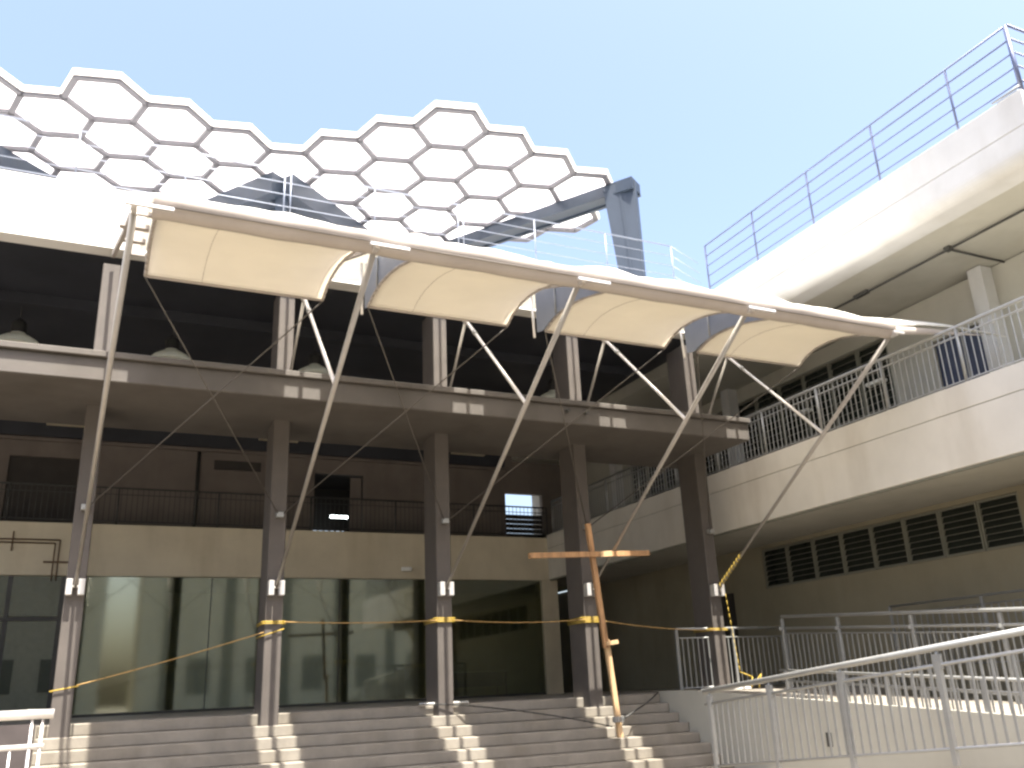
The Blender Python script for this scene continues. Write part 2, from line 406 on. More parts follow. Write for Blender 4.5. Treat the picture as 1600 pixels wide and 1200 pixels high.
# ---------------------------------------------------------------- railing builder
def railing(name, label, a, b_, h, spacing, bal_r, posts, post_r, rails, m, cat='railing', group=None, balm=None, postbox=False, handrail=None, bottom=.1, slope=0, toprail=.03, brackets=False):
    """a,b_: ends at floor level (Vector).  rails: heights of rails with radius; posts: parameters 0..1"""
    a = Vector(a); b_ = Vector(b_); t = thing(name, label, cat, tuple(a), group)
    d = b_-a; L = math.hypot(d.x, d.y)
    for z, r in rails:
        part('rail', MB().tube(a+Vector((0, 0, z)), b_+Vector((0, 0, z)), r, n=10), m, t)
    pm = MB()
    if postbox: pm.box(-post_r, post_r, -post_r, post_r, 0, h, b=.004)
    else: pm.tube((0, 0, 0), (0, 0, h), post_r, n=10)
    pme = pm.mesh('post', m)
    for p in posts: link('post', pme, t, tuple(a+d*p))
    if spacing:
        zt = [z for z, r in rails if z < h-.001 or not handrail]; ztop = max(z for z, r in rails if (not handrail or z < handrail-.01)); zb = min(z for z, r in rails)
        bm = MB().tube((0, 0, zb), (0, 0, ztop), bal_r, n=6, cap=False).mesh('baluster', balm or m)
        n = int(L/spacing)
        for i in range(1, n):
            link('baluster', bm, t, tuple(a+d*(i/n)))
    return t

# roof railing of the front building
fr = railing('roof_railing', 'thin silver railing along the sunlit roof edge above the fabric canopy', (-8.1, 15.3, 8.60), (11.65, 15.3, 8.60), 1.1, 0, 0,
             [], .02, [(1.1, .016), (.84, .008), (.58, .008), (.32, .008), (.1, .008)], 'roof_rail')
pm = MB().tube((0, 0, 0), (0, 0, 1.1), .013, n=8).mesh('post', 'roof_rail')
for i in range(12):
    x = 11.65-1.8*i
    link('post', pm, fr, (x, 15.3, 8.6))
    if i in (3, 5): link('post', pm, fr, (x+.12, 15.3, 8.6))
rl = MB()
for z in (1.1, .84, .58, .32): rl.tube((11.65, 15.3, 8.6+z), (12.4, 15.3, 8.6+z-.32), .007, n=6)
part('end_rail', rl, 'roof_rail', fr)

# rear gallery railing
railing('gallery_railing', 'dark balustrade on the cream balcony band at the back of the portico', (-12, 24.82, 4.37), (12.9, 24.82, 4.37), .97, .13, .009,
        [i/10 for i in range(11)], .025, [(.97, .025), (.1, .015), (.8, .012)], 'rail_dark', handrail=None)

# ---------------------------------------------------------------- right wing building
XR, XP, XW = 12.8, 12.4, 15.4
sb = thing('side_building', 'pale side wing with open balconies running towards the right of the picture', 'building', (15, 15, G))
# roof parapet, lower course with rounded lower edge, upper course
pr = [(XP, 7.902), (XP+.6, 7.902), (XP+.6, 7.36)]
for i in range(7):
    a_ = PI/2*(i/6); pr.append((XP+.22-.22*math.sin(a_), 7.36+.22-.22*math.cos(a_)))
Y0 = 7.05
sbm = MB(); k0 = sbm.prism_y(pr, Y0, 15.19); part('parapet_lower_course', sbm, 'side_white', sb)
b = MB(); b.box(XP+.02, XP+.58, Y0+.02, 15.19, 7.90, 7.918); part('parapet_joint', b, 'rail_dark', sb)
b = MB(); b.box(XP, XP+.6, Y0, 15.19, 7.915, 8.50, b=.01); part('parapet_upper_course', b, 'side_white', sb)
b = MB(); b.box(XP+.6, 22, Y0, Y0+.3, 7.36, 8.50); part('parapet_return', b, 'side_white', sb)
b = MB(); b.box(XP+.602, 22, Y0+.305, 15.2, 7.40, 8.3); b.box(12.39, 22, 15.2, 30.8, 7.752, 8.4); part('roof_slab', b, 'soffit_paint', sb)
b = MB(); b.box(XR, 22, 15.3, 30.8, 7.38, 7.70); part('rear_soffit', b, 'soffit_paint', sb)
# soffit conduits
c_ = MB(); c_.path([(13.85, 15.1, 7.35), (13.85, 7.6, 7.35)], .022, 6); c_.path([(13.85, 9.88, 7.35), (15.36, 9.88, 7.35)], .022, 6)
c_.box(13.79, 13.91, 9.82, 9.94, 7.32, 7.395); c_.box(13.8, 13.9, 11.85, 12.2, 7.33, 7.395)
part('conduit', c_, 'rail_dark', sb)
# first floor band (two courses with a shallow joint), drip edge
b = MB(); b.box(XR, XR+.18, 4.0, 24.69, 3.10, 4.02, b=.008); part('band_lower_course', b, 'band_paint', sb, 'pale lower course of the balcony band')
b = MB(); b.box(XR+.012, XR+.16, 4.0, 24.69, 4.02, 4.032); part('band_joint', b, 'window_frame', sb)
b = MB(); b.box(XR, XR+.18, 4.0, 24.69, 4.032, 4.46, b=.008); part('band_upper_course', b, 'band_paint', sb)
b = MB(); b.box(XR+.03, XR+.10, 4.0, 24.69, 3.06, 3.098); part('drip_edge', b, 'window_frame', sb)
b = MB(); b.box(XR+.183, XW-.003, 4.0, 26.9, 3.14, 4.28); part('balcony_floor', b, 'soffit_paint', sb)
b = MB(); b.box(XR+.183, XW, 8.3, 8.6, 2.72, 3.138); part('cross_beam', b, 'side_white', sb)
# wall with window openings (in the YZ plane)
def wall_yz(name, x0, x1, y0, y1, z0, z1, holes, m, parent, label=None):
    mb = MB(); y = y0
    for (a, b_, c, d) in sorted(holes):
        if a > y: mb.box(x0, x1, y, a, z0, z1)
        if c > z0: mb.box(x0, x1, a, b_, z0, c)
        if d < z1: mb.box(x0, x1, a, b_, d, z1)
        y = b_
    if y < y1: mb.box(x0, x1, y, y1, z0, z1)
    return part(name, mb, m, parent, label)
NW = 9; WP = .885; WY0 = 9.98+.0
lowh = [(10.72, 17.92, 2.07, 3.04)]
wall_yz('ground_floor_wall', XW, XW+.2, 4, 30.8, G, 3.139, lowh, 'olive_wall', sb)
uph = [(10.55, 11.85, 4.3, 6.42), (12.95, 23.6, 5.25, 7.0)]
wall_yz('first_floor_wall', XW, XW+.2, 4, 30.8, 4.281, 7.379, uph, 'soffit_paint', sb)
b = MB(); b.box(XW+.12, XW+.16, 10.55, 11.85, 4.3, 6.42); part('blue_door', b, 'blue_door', sb, 'dark blue double door behind the balcony railing')
b = MB(); b.box(XW+.09, XW+.118, 11.18, 11.22, 4.3, 6.42); part('door_edge', b, 'rail_grey', sb)
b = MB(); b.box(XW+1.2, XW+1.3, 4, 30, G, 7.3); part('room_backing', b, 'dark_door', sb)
def louvre_window(y0, y1, z0, z1, n):
    f = MB(); t_ = .04
    f.box(XW+.02, XW+.09, y0, y0+t_, z0, z1); f.box(XW+.02, XW+.09, y1-t_, y1, z0, z1)
    f.box(XW+.02, XW+.09, y0+t_, y1-t_, z0, z0+t_); f.box(XW+.02, XW+.09, y0+t_, y1-t_, z1-t_, z1)
    w_ = part('louvre_window', f, 'window_frame', sb)
    sl_ = MB(); hh = (z1-z0-2*t_)/n
    sl_.poly([(0, y0+t_+.002, 0), (0, y1-t_-.002, 0), (.05, y1-t_-.002, hh*.95), (.05, y0+t_+.002, hh*.95)])
    sl_.poly([(.006, y0+t_+.002, 0), (.056, y0+t_+.002, hh*.95), (.056, y1-t_-.002, hh*.95), (.006, y1-t_-.002, 0)])
    sl_.poly([(0, y0+t_+.002, 0), (.006, y0+t_+.002, 0), (.006, y1-t_-.002, 0), (0, y1-t_-.002, 0)])
    me = sl_.mesh('slat', 'louvre_glass')
    ed = MB().box(-.006, .004, y0+t_+.002, y1-t_-.002, -.006, .004).mesh('slat_edge', 'window_frame')
    for i in range(n):
        o = bpy.data.objects.new('slat', me); COL.objects.link(o); o.parent = w_; o.location = (XW+.035, 0, z0+t_+i*hh)
        o = bpy.data.objects.new('slat_edge', ed); COL.objects.link(o); o.parent = w_; o.location = (XW+.035, 0, z0+t_+i*hh)
n_ = 8; wd = (17.92-10.72)/n_
for i in range(n_): louvre_window(10.72+i*wd+.01, 10.72+(i+1)*wd-.01, 2.08, 3.03, 7)
n_ = 12; wd = (23.6-12.95)/n_
for i in range(n_): louvre_window(12.95+i*wd+.01, 12.95+(i+1)*wd-.01, 5.26, 6.99, 10)
# pillars behind the balcony railing
for y in (10.34, 18.2, 24.2):
    b = MB(); b.box(15.08, 15.397, y-.15, y+.15, 4.283, 7.38); part('balcony_pillar', b, 'side_white', sb)
b = MB(); b.box(XW-.3, XW-.003, 9.6, 10.3, G, 3.13); part('ground_pillar', b, 'olive_wall', sb)
# reflections in the louvre glass are left to the panes; small notice boxes on the wall
b = MB(); b.box(XW-.03, XW-.002, 19.2, 20.2, LZ, 2.1); part('service_door', b, 'dark_door', sb)

for y0 in (15.38, 13.08):
    part('wall_lamp', MB().box(15.2, 15.38, y0, y0+.48, 5.98, 6.05, b=.01), 'plastic_white', sb)
# balcony railing of the side wing
railing('balcony_railing', 'grey balustrade on the first floor balcony of the side wing', (XR+.09, 4.4, 4.46), (XR+.09, 24.4, 4.46), 1.0, .125, .012,
        [i/12 for i in range(13)], .028, [(1.0, .032), (.06, .014), (.84, .016)], 'rail_grey')
# roof railing of the side wing
sr = railing('roof_railing', 'bluish railing on the high roof parapet of the side wing against the sky', (XP+.12, 7.07, 8.50), (XP+.12, 15.13, 8.50), 1.27, 0, 0,
             [(7.12-7.07)/8.06, (8.27-7.07)/8.06, (9.97-7.07)/8.06, (11.7-7.07)/8.06, (13.42-7.07)/8.06, 1.0], .02,
             [(1.27, .017), (1.0, .015), (.74, .012), (.48, .012), (.2, .012)], 'side_roof_rail')
pm = MB()
for z, r in ((1.27, .022), (1.0, .016), (.74, .014), (.48, .014), (.2, .014)): pm.tube((XP+.12, 7.07, 8.5+z), (18, 7.07, 8.5+z), r, n=8)
part('return_rail', pm, 'side_roof_rail', sr)
pm = MB(); pm.tube((XP+.12, 7.1, 8.5), (XP+.12, 7.1, 9.77), .035, n=8); part('corner_post', pm, 'side_roof_rail', sr)
pm = MB(); pm.box(XP+.05, XP+.22, 7.12, 7.5, 8.505, 8.56, b=.01); pm.tube((XP+.1, 7.1, 8.62), (XP+.1, 7.6, 8.62), .02); part('base_bracket', pm, 'rail_grey', sr)

# ---------------------------------------------------------------- ramps: cheek walls and railings
cw = thing('ramp_wall', 'pale retaining wall between the lower and the upper ramp', 'wall', (10.4, 10, G))
b = MB(); b.prism_x([(15.59, G-.02), (6.0, G-.02), (6.0, LZ-.45), (14.6, LZ+.05), (15.59, LZ+.05)], 10.385, 10.448); part('wall_face', b, 'soffit_paint', cw)
b = MB(); b.box(10.36, 10.384, 11.05, 11.15, -1.05, -.85); part('socket_box', b, 'rail_dark', cw)
def ramp_rail(name, label, a, b_, hand, group=None, m='rail_grey'):
    a = Vector(a); b_ = Vector(b_); t = thing(name, label, 'railing', tuple(a), group); d = b_-a; L = d.length
    for z, r in hand: part('rail', MB().tube(a+Vector((0, 0, z)), b_+Vector((0, 0, z)), r, n=10), m, t)
    return t, a, d, L
# near railing, lower ramp (a run along Y at X=7.5, rising towards the camera)
A_ = (7.5, 10.2, -1.12); B_ = (7.5, 4.8, -.62)
t, a, d, L = ramp_rail('ramp_railing', 'nearest silver ramp railing with a thick handrail rising to the right edge of the picture', A_, B_,
                       [(.96, .034), (.05, .016), (.80, .018)], 'ramp railings')
pm = MB(); pm.box(-.025, .025, -.03, .03, -.1, .84, b=.004); pm.box(-.018, .018, -.05, .05, .76, .9, b=.004); pm.tube((0, 0, .84), (0, 0, .95), .014); pme = pm.mesh('post', 'rail_grey')
for p in (0.02, .24, .46, .70, .95): link('post', pme, t, tuple(a+d*p))
bm = MB().box(-.007, .007, -.012, .012, .05, .80).mesh('baluster', 'rail_grey')
n = int(L/.115)
for i in range(1, n): link('baluster', bm, t, tuple(a+d*(i/n)))
# inner railing of the lower ramp on the wall (faint behind)
# far railing of the upper ramp, X=12.5
t, a, d, L = ramp_rail('ramp_railing', 'far silver double handrail railing on the outer side of the upper ramp', (12.5, 14.2, LZ), (12.5, 5.5, LZ-.55),
                       [(1.34, .032), (1.12, .026), (.12, .014), (1.02, .014)], 'ramp railings')
pm = MB(); pm.box(-.03, .03, -.03, .03, 0, 1.3, b=.004); pm.box(-.1, -.03, -.015, .015, 1.08, 1.14); pme = pm.mesh('post', 'rail_grey')
for p in (0, .17, .36, .55, .74, .93): link('post', pme, t, tuple(a+d*p))
bm = MB().box(-.007, .007, -.012, .012, .12, 1.02).mesh('baluster', 'rail_grey')
n = int(L/.125)
for i in range(1, n): link('baluster', bm, t, tuple(a+d*(i/n)))
# landing railing along X at the right end of the portico
t, a, d, L = ramp_rail('ramp_railing', 'grey railing across the landing beside the last column', (10.88, 15.52, LZ), (13.7, 15.52, LZ),
                       [(1.22, .026), (.08, .014), (1.04, .014)], 'ramp railings')
pm = MB(); pm.box(-.028, .028, -.028, .028, 0, 1.2, b=.004); pme = pm.mesh('post', 'rail_grey')
for p in (0, .5, 1): link('post', pme, t, tuple(a+d*p))
bm = MB().box(-.012, .012, -.007, .007, .08, 1.04).mesh('baluster', 'rail_grey')
n = int(L/.125)
for i in range(1, n): link('baluster', bm, t, tuple(a+d*(i/n)))
# railing in front of the ground floor wall of the side wing
t, a, d, L = ramp_rail('ramp_railing', 'faint low railing running along the olive wall under the windows', (14.6, 13.4, LZ), (14.6, 5, LZ),
                       [(1.45, .022), (.3, .014), (1.3, .014)], 'ramp railings')
pm = MB(); pm.box(-.025, .025, -.025, .025, 0, 1.45, b=.004); pme = pm.mesh('post', 'rail_grey')
for p in (0, .25, .5, .75, 1): link('post', pme, t, tuple(a+d*p))
bm = MB().box(-.006, .006, -.012, .012, .3, 1.3).mesh('baluster', 'rail_grey')
n = int(L/.14)
for i in range(1, n): link('baluster', bm, t, tuple(a+d*(i/n)))
# low rail on the wall between the ramps
t, a, d, L = ramp_rail('ramp_railing', 'low pale railing standing on the wall between the two ramp runs', (10.47, 12.1, LZ-.13), (10.47, 5.6, LZ-.52),
                       [(.45, .022), (.30, .012)], 'ramp railings')
pm = MB(); pm.box(-.025, .025, -.03, .03, -.05, .45, b=.004); pme = pm.mesh('post', 'rail_grey')
for p in (.02, .34, .58, .8, 1): link('post', pme, t, tuple(a+d*p))
bm = MB().box(-.007, .007, -.012, .012, .0, .30).mesh('baluster', 'rail_grey')
n = int(L/.12)
for i in range(1, n): link('baluster', bm, t, tuple(a+d*(i/n)))
# left handrail
t = thing('handrail', 'short sunlit steel handrail at the bottom left corner', 'railing', (-.6, 9, G))
part('rail', MB().tube((-3, 9, -.045), (-.17, 9, -.045), .04, n=14), 'bright_steel', t)
part('rail', MB().tube((-3, 9, -.30), (-.22, 9, -.30), .022, n=12), 'bright_steel', t)
for x in (-.33, -.25, -1.6):
    part('post', MB().tube((x, 9, G), (x, 9, -.07), .013, n=10), 'bright_steel', t)
for i in range(12):
    if i: part('baluster', MB().tube((-.25-i*.22, 9, G), (-.25-i*.22, 9, -.31), .010, n=8), 'bright_steel', t)

# ---------------------------------------------------------------- fabric canopy on steel struts
cp = thing('fabric_canopy', 'row of four cream fabric awning wings on slanting steel struts in front of the portico', 'canopy', (6, 12, 1.7))
TOPX = [.03, 2.86, 5.83, 8.80, 11.83]
BX = [-.2, 2.8, 5.8, 8.8, 11.8]
for i in range(5):
    x0, x1 = BX[i], TOPX[i]
    B0 = Vector((x0, 15.22, 1.72)); T0 = Vector((x1, 9.87, 5.33))
    part('strut', MB().tube(B0, T0, .026, .042, n=14), 'steel_tube', cp)
    # base bracket on the column
    m_ = MB(); m_.box(x0-.13, x0-.04, 15.14, 15.298, 1.60, 1.84, b=.008); m_.box(x0+.04, x0+.13, 15.14, 15.298, 1.60, 1.84, b=.008); m_.tube((x0-.13, 15.2, 1.73), (x0+.13, 15.2, 1.73), .02)
    part('base_bracket', m_, 'bright_steel', cp)
    P = lambda f: B0.lerp(T0, f)
    n1 = Vector((x0*.3+x1*.7, 14.0, 6.46)); s1 = P(.665)
    if i > 0:
        part('brace', MB().tube(s1, n1, .030, n=12), 'bright_steel', cp)
        part('brace_collar', MB().tube(n1.lerp(s1, .16), n1.lerp(s1, .19), .042, n=12), 'rail_grey', cp)
        m_ = MB().tube(n1, (x0+.02, 15.1, 5.12), .026, n=10); part('rear_brace', m_, 'steel_tube', cp)
        m_ = MB().tube((n1.x-.05, n1.y, n1.z), (n1.x+.05, n1.y, n1.z), .045, n=12); part('node', m_, 'bright_steel', cp)
    # central rafter and short ladder rungs near the outer end
    RT = [(x1, 9.87, 5.40), (x1*.7+x0*.3, 12.0, 6.20), (x0, 15.19, 7.32)]
    m_ = MB()
    for a, b2 in zip(RT[:-1], RT[1:]): m_.bar(a, b2, .06, .10)
    part('rafter', m_, 'valance', cp)
    if i == 0:
        part('rafter', MB().bar((.275, 9.87, 5.42), (.30, 13.4, 6.66), .05, .09), 'valance', cp)
        for y, z in ((11.6, 6.05), (13.3, 6.70)): part('cross_piece', MB().box(-.12, .25, y-.05, y+.05, z-.03, z+.03), 'valance', cp)
    for y, z in ((9.95, 5.50), (10.75, 5.80)): part('cross_piece', MB().box(x1+.035, x1+(.34 if i < 4 else .1), y-.025, y+.025, z-.025, z+.025), 'valance', cp)
    if i < 4:
        m_ = MB().box(XC[i]-.45 if i else .02, XC[i]+.5, 15.15, 15.196, 7.36, 7.98, b=.008)
        part('shade_flap', m_, 'valance', cp)  # beige flap added to give the roof edge a shaded tone in the gap
    m_ = MB(); m_.box(x1-.10, x1+.42 if i < 4 else x1+.14, 9.655, 9.70, 5.315, 5.36, b=.006); m_.box(x1-.03, x1+.03, 9.70, 9.86, 5.30, 5.35); part('end_bracket', m_, 'bright_steel', cp)

GAPS = [(.2, 2.57), (3.16, 5.53), (6.12, 8.53), (9.12, 11.55)]
LOWER = [(.26, 2.62, .26, 2.66), (3.36, 5.46, 3.34, 5.62), (6.27, 8.38, 6.30, 8.62), (9.25, 11.2, 9.30, 11.62)]
def lerp(a, b, t): return a+(b-a)*t
LP = [(9.875, 5.30), (10.35, 5.44), (10.75, 5.52), (11.15, 5.555), (11.5, 5.53), (11.8, 5.45)]
def prof_at(P_, t):
    f = t*(len(P_)-1); i = min(int(f), len(P_)-2); f -= i
    return lerp(P_[i][0], P_[i+1][0], f), lerp(P_[i][1], P_[i+1][1], f)
UPR = [(9.76, 5.49), (9.86, 5.59), (10.1, 5.735), (10.6, 5.985), (11.4, 6.27), (12.4, 6.55), (13.4, 6.86), (14.3, 7.14), (14.8, 7.30)]
for k, ((g0, g1), (a0, a1, b0, b1)) in enumerate(zip(GAPS, LOWER)):
    # lower membrane
    def fl(u_, v_, a0=a0, a1=a1, b0=b0, b1=b1):
        y, z = prof_at(LP, v_); x = lerp(lerp(a0, a1, u_), lerp(b0, b1, u_), v_)
        return (x, y, z-.012*math.sin(PI*u_)*math.sin(PI*v_))
    part('lower_membrane', MB().grid(fl, 16, 15), 'fabric_cream', cp, sol=.006)
    # seams: thin welds on the membrane
    for us in (.3,):
        pts = [Vector(fl(us, v/12))-Vector((0, 0, .008)) for v in range(13)]
        part('seam', MB().path([tuple(p) for p in pts], .0028, 5), 'valance', cp)
    # edge tubes
    for us in (0, 1):
        pts = [fl(us, v/12) for v in range(13)]
        part('edge_tube', MB().path(pts, .022, 8), 'valance', cp)
    part('inner_tube', MB().tube(fl(0, 1), fl(1, 1), .024, n=8), 'valance', cp)
    # cheek plate on the left end + stub post
    if k:
        pts = [fl(0, v/8) for v in range(9)]
        m_ = MB(); x_ = a0-.012
        top = [(x_, 9.95, 5.44), (x_, 10.5, 5.76), (x_, 11.2, 6.02), (x_, 12.0, 6.25)]
        poly = [(x_, p[1], p[2]) for p in pts]+[(x_, 12.0, 5.5)]+top[::-1]
        m_.poly(poly); part('cheek_plate', m_, 'cheek_panel', cp, sol=.01)
        part('stub_post', MB().tube((x_-.03, 12.05, 5.42), (x_-.03, 12.1, 6.3), .024, n=10), 'bright_steel', cp)
        part('cheek_stay', MB().tube((x_-.02, 11.3, 5.56), (x_-.02, 11.3, 6.0), .014, n=8), 'rail_grey', cp)
    # upper membrane, billowing
    rnd = random.Random(k*5+3); ph = [rnd.uniform(0, 6.28) for _ in range(6)]
    def fu(u_, v_, g0=g0, g1=g1, ph=ph, k=k):
        y, z = prof_at(UPR, v_); x = lerp(g0, g1, u_)
        bil = (.012+.10*math.exp(-((u_-.16)/.11)**2)*(1 if k else .2)+.055*math.exp(-((u_-.62)/.2)**2))*math.sin(PI*min(1, v_*2.2))**.8 if v_ < .455 else 0
        wav = .014*math.sin(u_*17+ph[0])+.010*math.sin(u_*31+ph[1]+v_*9)+.012*math.sin(u_*9+v_*14+ph[2])
        return (x, y-.02*math.sin(u_*8+ph[3])*v_*(1-v_)*2, z+bil+wav*math.sin(PI*v_))
    part('upper_membrane', MB().grid(fu, 40, 40), 'fabric_white', cp, sol=.006)
# pointed tip beyond the last strut
def ft(u_, v_):
    x = lerp(11.75, 14.8, u_); s_ = (1-u_)**.75
    y, z = prof_at(UPR, v_*.5); y = lerp(9.78, y, s_); z = lerp(5.68, z, s_)+.10*math.sin(PI*u_)
    return (x, y, z)
part('upper_membrane', MB().grid(ft, 24, 12), 'fabric_white', cp, 'pointed white end of the fabric past the last strut', sol=.006)
def fv(u_, v_):
    x = lerp(11.75, 14.2, u_); s_ = (1-u_)**.9; a_ = v_*PI
    return (x, 9.80-.05*math.sin(a_)*s_, lerp(5.64, 5.42, s_)+.02*math.sin(PI*u_)-.09*math.cos(a_)*s_)
part('tip_valance', MB().grid(fv, 20, 8), 'valance', cp)
# valance: curved drop overhanging outwards, with a thin top roll
VP = [(9.735, 5.535), (9.715, 5.50), (9.712, 5.46), (9.73, 5.41), (9.77, 5.35), (9.83, 5.30), (9.88, 5.29)]
def fval(u_, v_):
    y, z = prof_at(VP, v_); return (lerp(.22, 11.85, u_), y, z+.006*math.sin(u_*40)+.004*math.sin(u_*93))
part('valance_drop', MB().grid(fval, 90, 12), 'valance', cp, sol=.008)
part('valance_roll', MB().tube((.22, 9.75, 5.53), (11.85, 9.75, 5.53), .013, n=8), 'cable', cp)
part('valance_cord', MB().tube((.22, 9.722, 5.395), (11.85, 9.722, 5.395), .008, n=6), 'cable', cp)
# crossed stay cables from column brackets to the wing corners
for k in range(4):
    a0, a1, b0, b1 = LOWER[k]
    zl = 2.95
    part('stay_cable', MB().tube((b0, 11.8, 5.43), (XC[k+1]-.02, 15.2, zl), .0105, n=6), 'cable', cp)
    part('stay_cable', MB().tube((b1, 11.8, 5.43), (XC[k]+.05, 15.2, zl), .0105, n=6), 'cable', cp)
for x in XC:
    m_ = MB(); m_.box(x-.05, x+.07, 15.17, 15.298, zl-.05, zl+.04, b=.006); part('cable_bracket', m_, 'rail_grey', cp)

# ---------------------------------------------------------------- hexagon roof screen and portal frames
HS = .9; HO = Vector((7.090, 17.654, 13.26)); HA = -.2323
hu = Vector((math.cos(HA), math.sin(HA), 0))*HS; hv = Vector((math.sin(HA), -math.cos(HA), 0))*HS
cells = [(q, r) for r, (qa, qb) in {0: (0, 3), 1: (0, 4), 2: (0, 4), 3: (-3, 4), 4: (-4, 4), 5: (-4, 4), 6: (-3, 4), 7: (-2, 4), 8: (-1, 4), 9: (0, 3)}.items() for q in range(qa, qb+1)]
hx = thing('hexagon_canopy', 'flat roof screen of white honeycomb panels with dark frames high above the roof', 'canopy', tuple(HO))
def cell_c(q, r): return (1.5*q-1.5*r, -.8660254*(q+r))
def W(uv, z=0): return HO+hu*uv[0]+hv*uv[1]+Vector((0, 0, z))
ANG = [(math.cos(PI/3*k), math.sin(PI/3*k)) for k in range(6)]
pm = MB(); pv = [hu*c*.985+hv*s_*.985 for c, s_ in ANG]
pm.poly([tuple(p) for p in pv]); pm.poly([tuple(p+Vector((0, 0, .025))) for p in pv][::-1])
for i in range(6):
    a, b2 = pv[i], pv[(i+1) % 6]; pm.poly([tuple(a), tuple(b2), tuple(b2+Vector((0, 0, .025))), tuple(a+Vector((0, 0, .025)))][::-1])
pme = pm.mesh('hexagon_panel', 'hex_panel')
rib = MB(); rib.tube(hu*-.62+hv*.5+Vector((0, 0, -.01)), hu*.62+hv*-.5+Vector((0, 0, -.01)), .006, n=5); ribm = rib.mesh('panel_seam', 'rail_grey')
edges = {}
for (q, r) in cells:
    c = cell_c(q, r)
    link('hexagon_panel', pme, hx, tuple(W(c, .16)))
    link('panel_seam', ribm, hx, tuple(W(c, .16)))
    for i in range(6):
        a = (round(c[0]+ANG[i][0], 3), round(c[1]+ANG[i][1], 3)); b2 = (round(c[0]+ANG[(i+1) % 6][0], 3), round(c[1]+ANG[(i+1) % 6][1], 3))
        key = tuple(sorted((a, b2))); edges.setdefault(key, []).append(c)
bar = MB(); edge_ = MB(); node = set()
for (a, b2), cs in edges.items():
    A3, B3 = W(a), W(b2); bar.bar(A3+Vector((0, 0, .05)), B3+Vector((0, 0, .05)), .135, .10)
    node.add(a); node.add(b2)
    if len(cs) == 1:
        mid = (Vector((*a, 0))+Vector((*b2, 0)))/2; out = (mid-Vector((*cs[0], 0))).normalized()
        off = (hu*out.x+hv*out.y).normalized()*.085
        dd = (B3-A3).normalized()*.05
        edge_.bar(A3-dd+off+Vector((0, 0, .14)), B3+dd+off+Vector((0, 0, .14)), .04, .15)
for a in node: bar.tube(W(a, .003), W(a, .098), .066, n=6)
part('frame', bar, 'hex_frame', hx); part('edge_fascia', edge_, 'hex_edge', hx)
# portal frames carrying the screen
def portal(corner, ends, label, postd, dep=.32, wid=.56):
    c = Vector(corner); t = thing('portal_frame', label, 'frame', (c.x, c.y, 8.55), 'blue grey portal frames on the roof')
    # tapered post
    w0, w1 = .50, .92; hh = c.z-.03; d = Vector(postd).normalized(); e = Vector((-d.y, d.x, 0))
    m_ = MB(); prof = [(0, 8.56), (w0, 8.56), (w1, hh), (0, hh)]
    v = [[c+d*p[0]+e*s_*.16+Vector((0, 0, p[1]-c.z)) for p in prof] for s_ in (-1, 1)]
    for i in range(4):
        j = (i+1) % 4; m_.poly([v[0][i], v[0][j], v[1][j], v[1][i]])
    m_.poly(v[0][::-1]); m_.poly(v[1]); part('post', m_, 'portal_steel', t)
    for s_ in (-1, 1):
        m_ = MB(); p0 = [c+d*(p[0]+q)+e*s_*.163+Vector((0, 0, p[1]-c.z)) for p, q in zip(prof, (.05, -.05, -.05, .05))]
        m_.bar(p0[0].lerp(p0[1], .5), p0[2].lerp(p0[3], .5), .03, .05, up=(0, 0, 1)); part('stiffener', m_, 'portal_steel', t)
    for k, en in enumerate(ends):
        en = Vector(en); dr = (en-c).normalized(); m_ = MB(); z0 = -.004*k
        m_.bar(c+Vector((0, 0, .04-dep/2+z0)), en+Vector((0, 0, .04-dep/2+z0)), wid, dep-.01*k)
        part('beam', m_, 'portal_steel', t)
        e_ = dr.cross(Vector((0, 0, 1)))
        for s_ in (-1, 1):
            m_ = MB(); m_.bar(c+e_*s_*(wid/2-.03)+Vector((0, 0, .015-dep)), en+e_*s_*(wid/2-.03)+Vector((0, 0, .015-dep)), .10, .05); part('beam_flange', m_, 'portal_steel', t)
    return t
portal((12.72, 17.95, 13.22), [(7.9, 25.3, 13.22)], 'right blue grey portal post and long beam against the sky', (-.72, .69, 0))
portal((3.62, 21.25, 13.22), [(-.6, 27.4, 13.22), (8.3, 25.1, 13.22)], 'middle blue grey portal frame forming a gable behind the canopy', (.2, .9, 0), .62, .75)
portal((-4.6, 21.3, 13.22), [(-.2, 25.3, 13.22)], 'leftmost blue grey portal frame at the left edge of the picture', (.3, .9, 0), .5, .6)

# ---------------------------------------------------------------- wooden cross on the stairs
ck = thing('wooden_cross', 'tall rough wooden cross leaning on the stairs beside the fourth strut', 'cross', (8.62, 14.3, -.99))
F0 = Vector((8.58, 14.22, -.90)); T0 = Vector((8.32, 14.36, 2.83))
M0 = F0.lerp(T0, .42)
m_ = MB().bar(F0.lerp(T0, .40), T0, .095, .07, up=(0, 1, 0)); part('upright', m_, 'wood', ck)
off = Vector((.05, .04, 0)); m_ = MB().bar(F0+off*.6, F0.lerp(T0, .44)+off, .095, .06, up=(0, 1, 0)); part('foot_post', m_, 'fresh_wood', ck, 'paler lower post nailed to the upright')
CX = F0.lerp(T0, .845)
m_ = MB().bar(CX+Vector((-1.33, -.06, -.05)), CX+Vector((1.20, -.06, .05)), .075, .095, up=(0, 0, 1)); part('crossbar', m_, 'wood', ck)
m_ = MB().bar(CX+Vector((.10, -.11, .0)), CX+Vector((.36, -.11, .02)), .02, .10); part('joint_plate', m_, 'fresh_wood', ck)
m_ = MB().bar(M0+Vector((-.02, -.05, .0)), M0+Vector((.22, -.05, .03)), .06, .07); part('peg', m_, 'fresh_wood', ck)
m_ = MB()
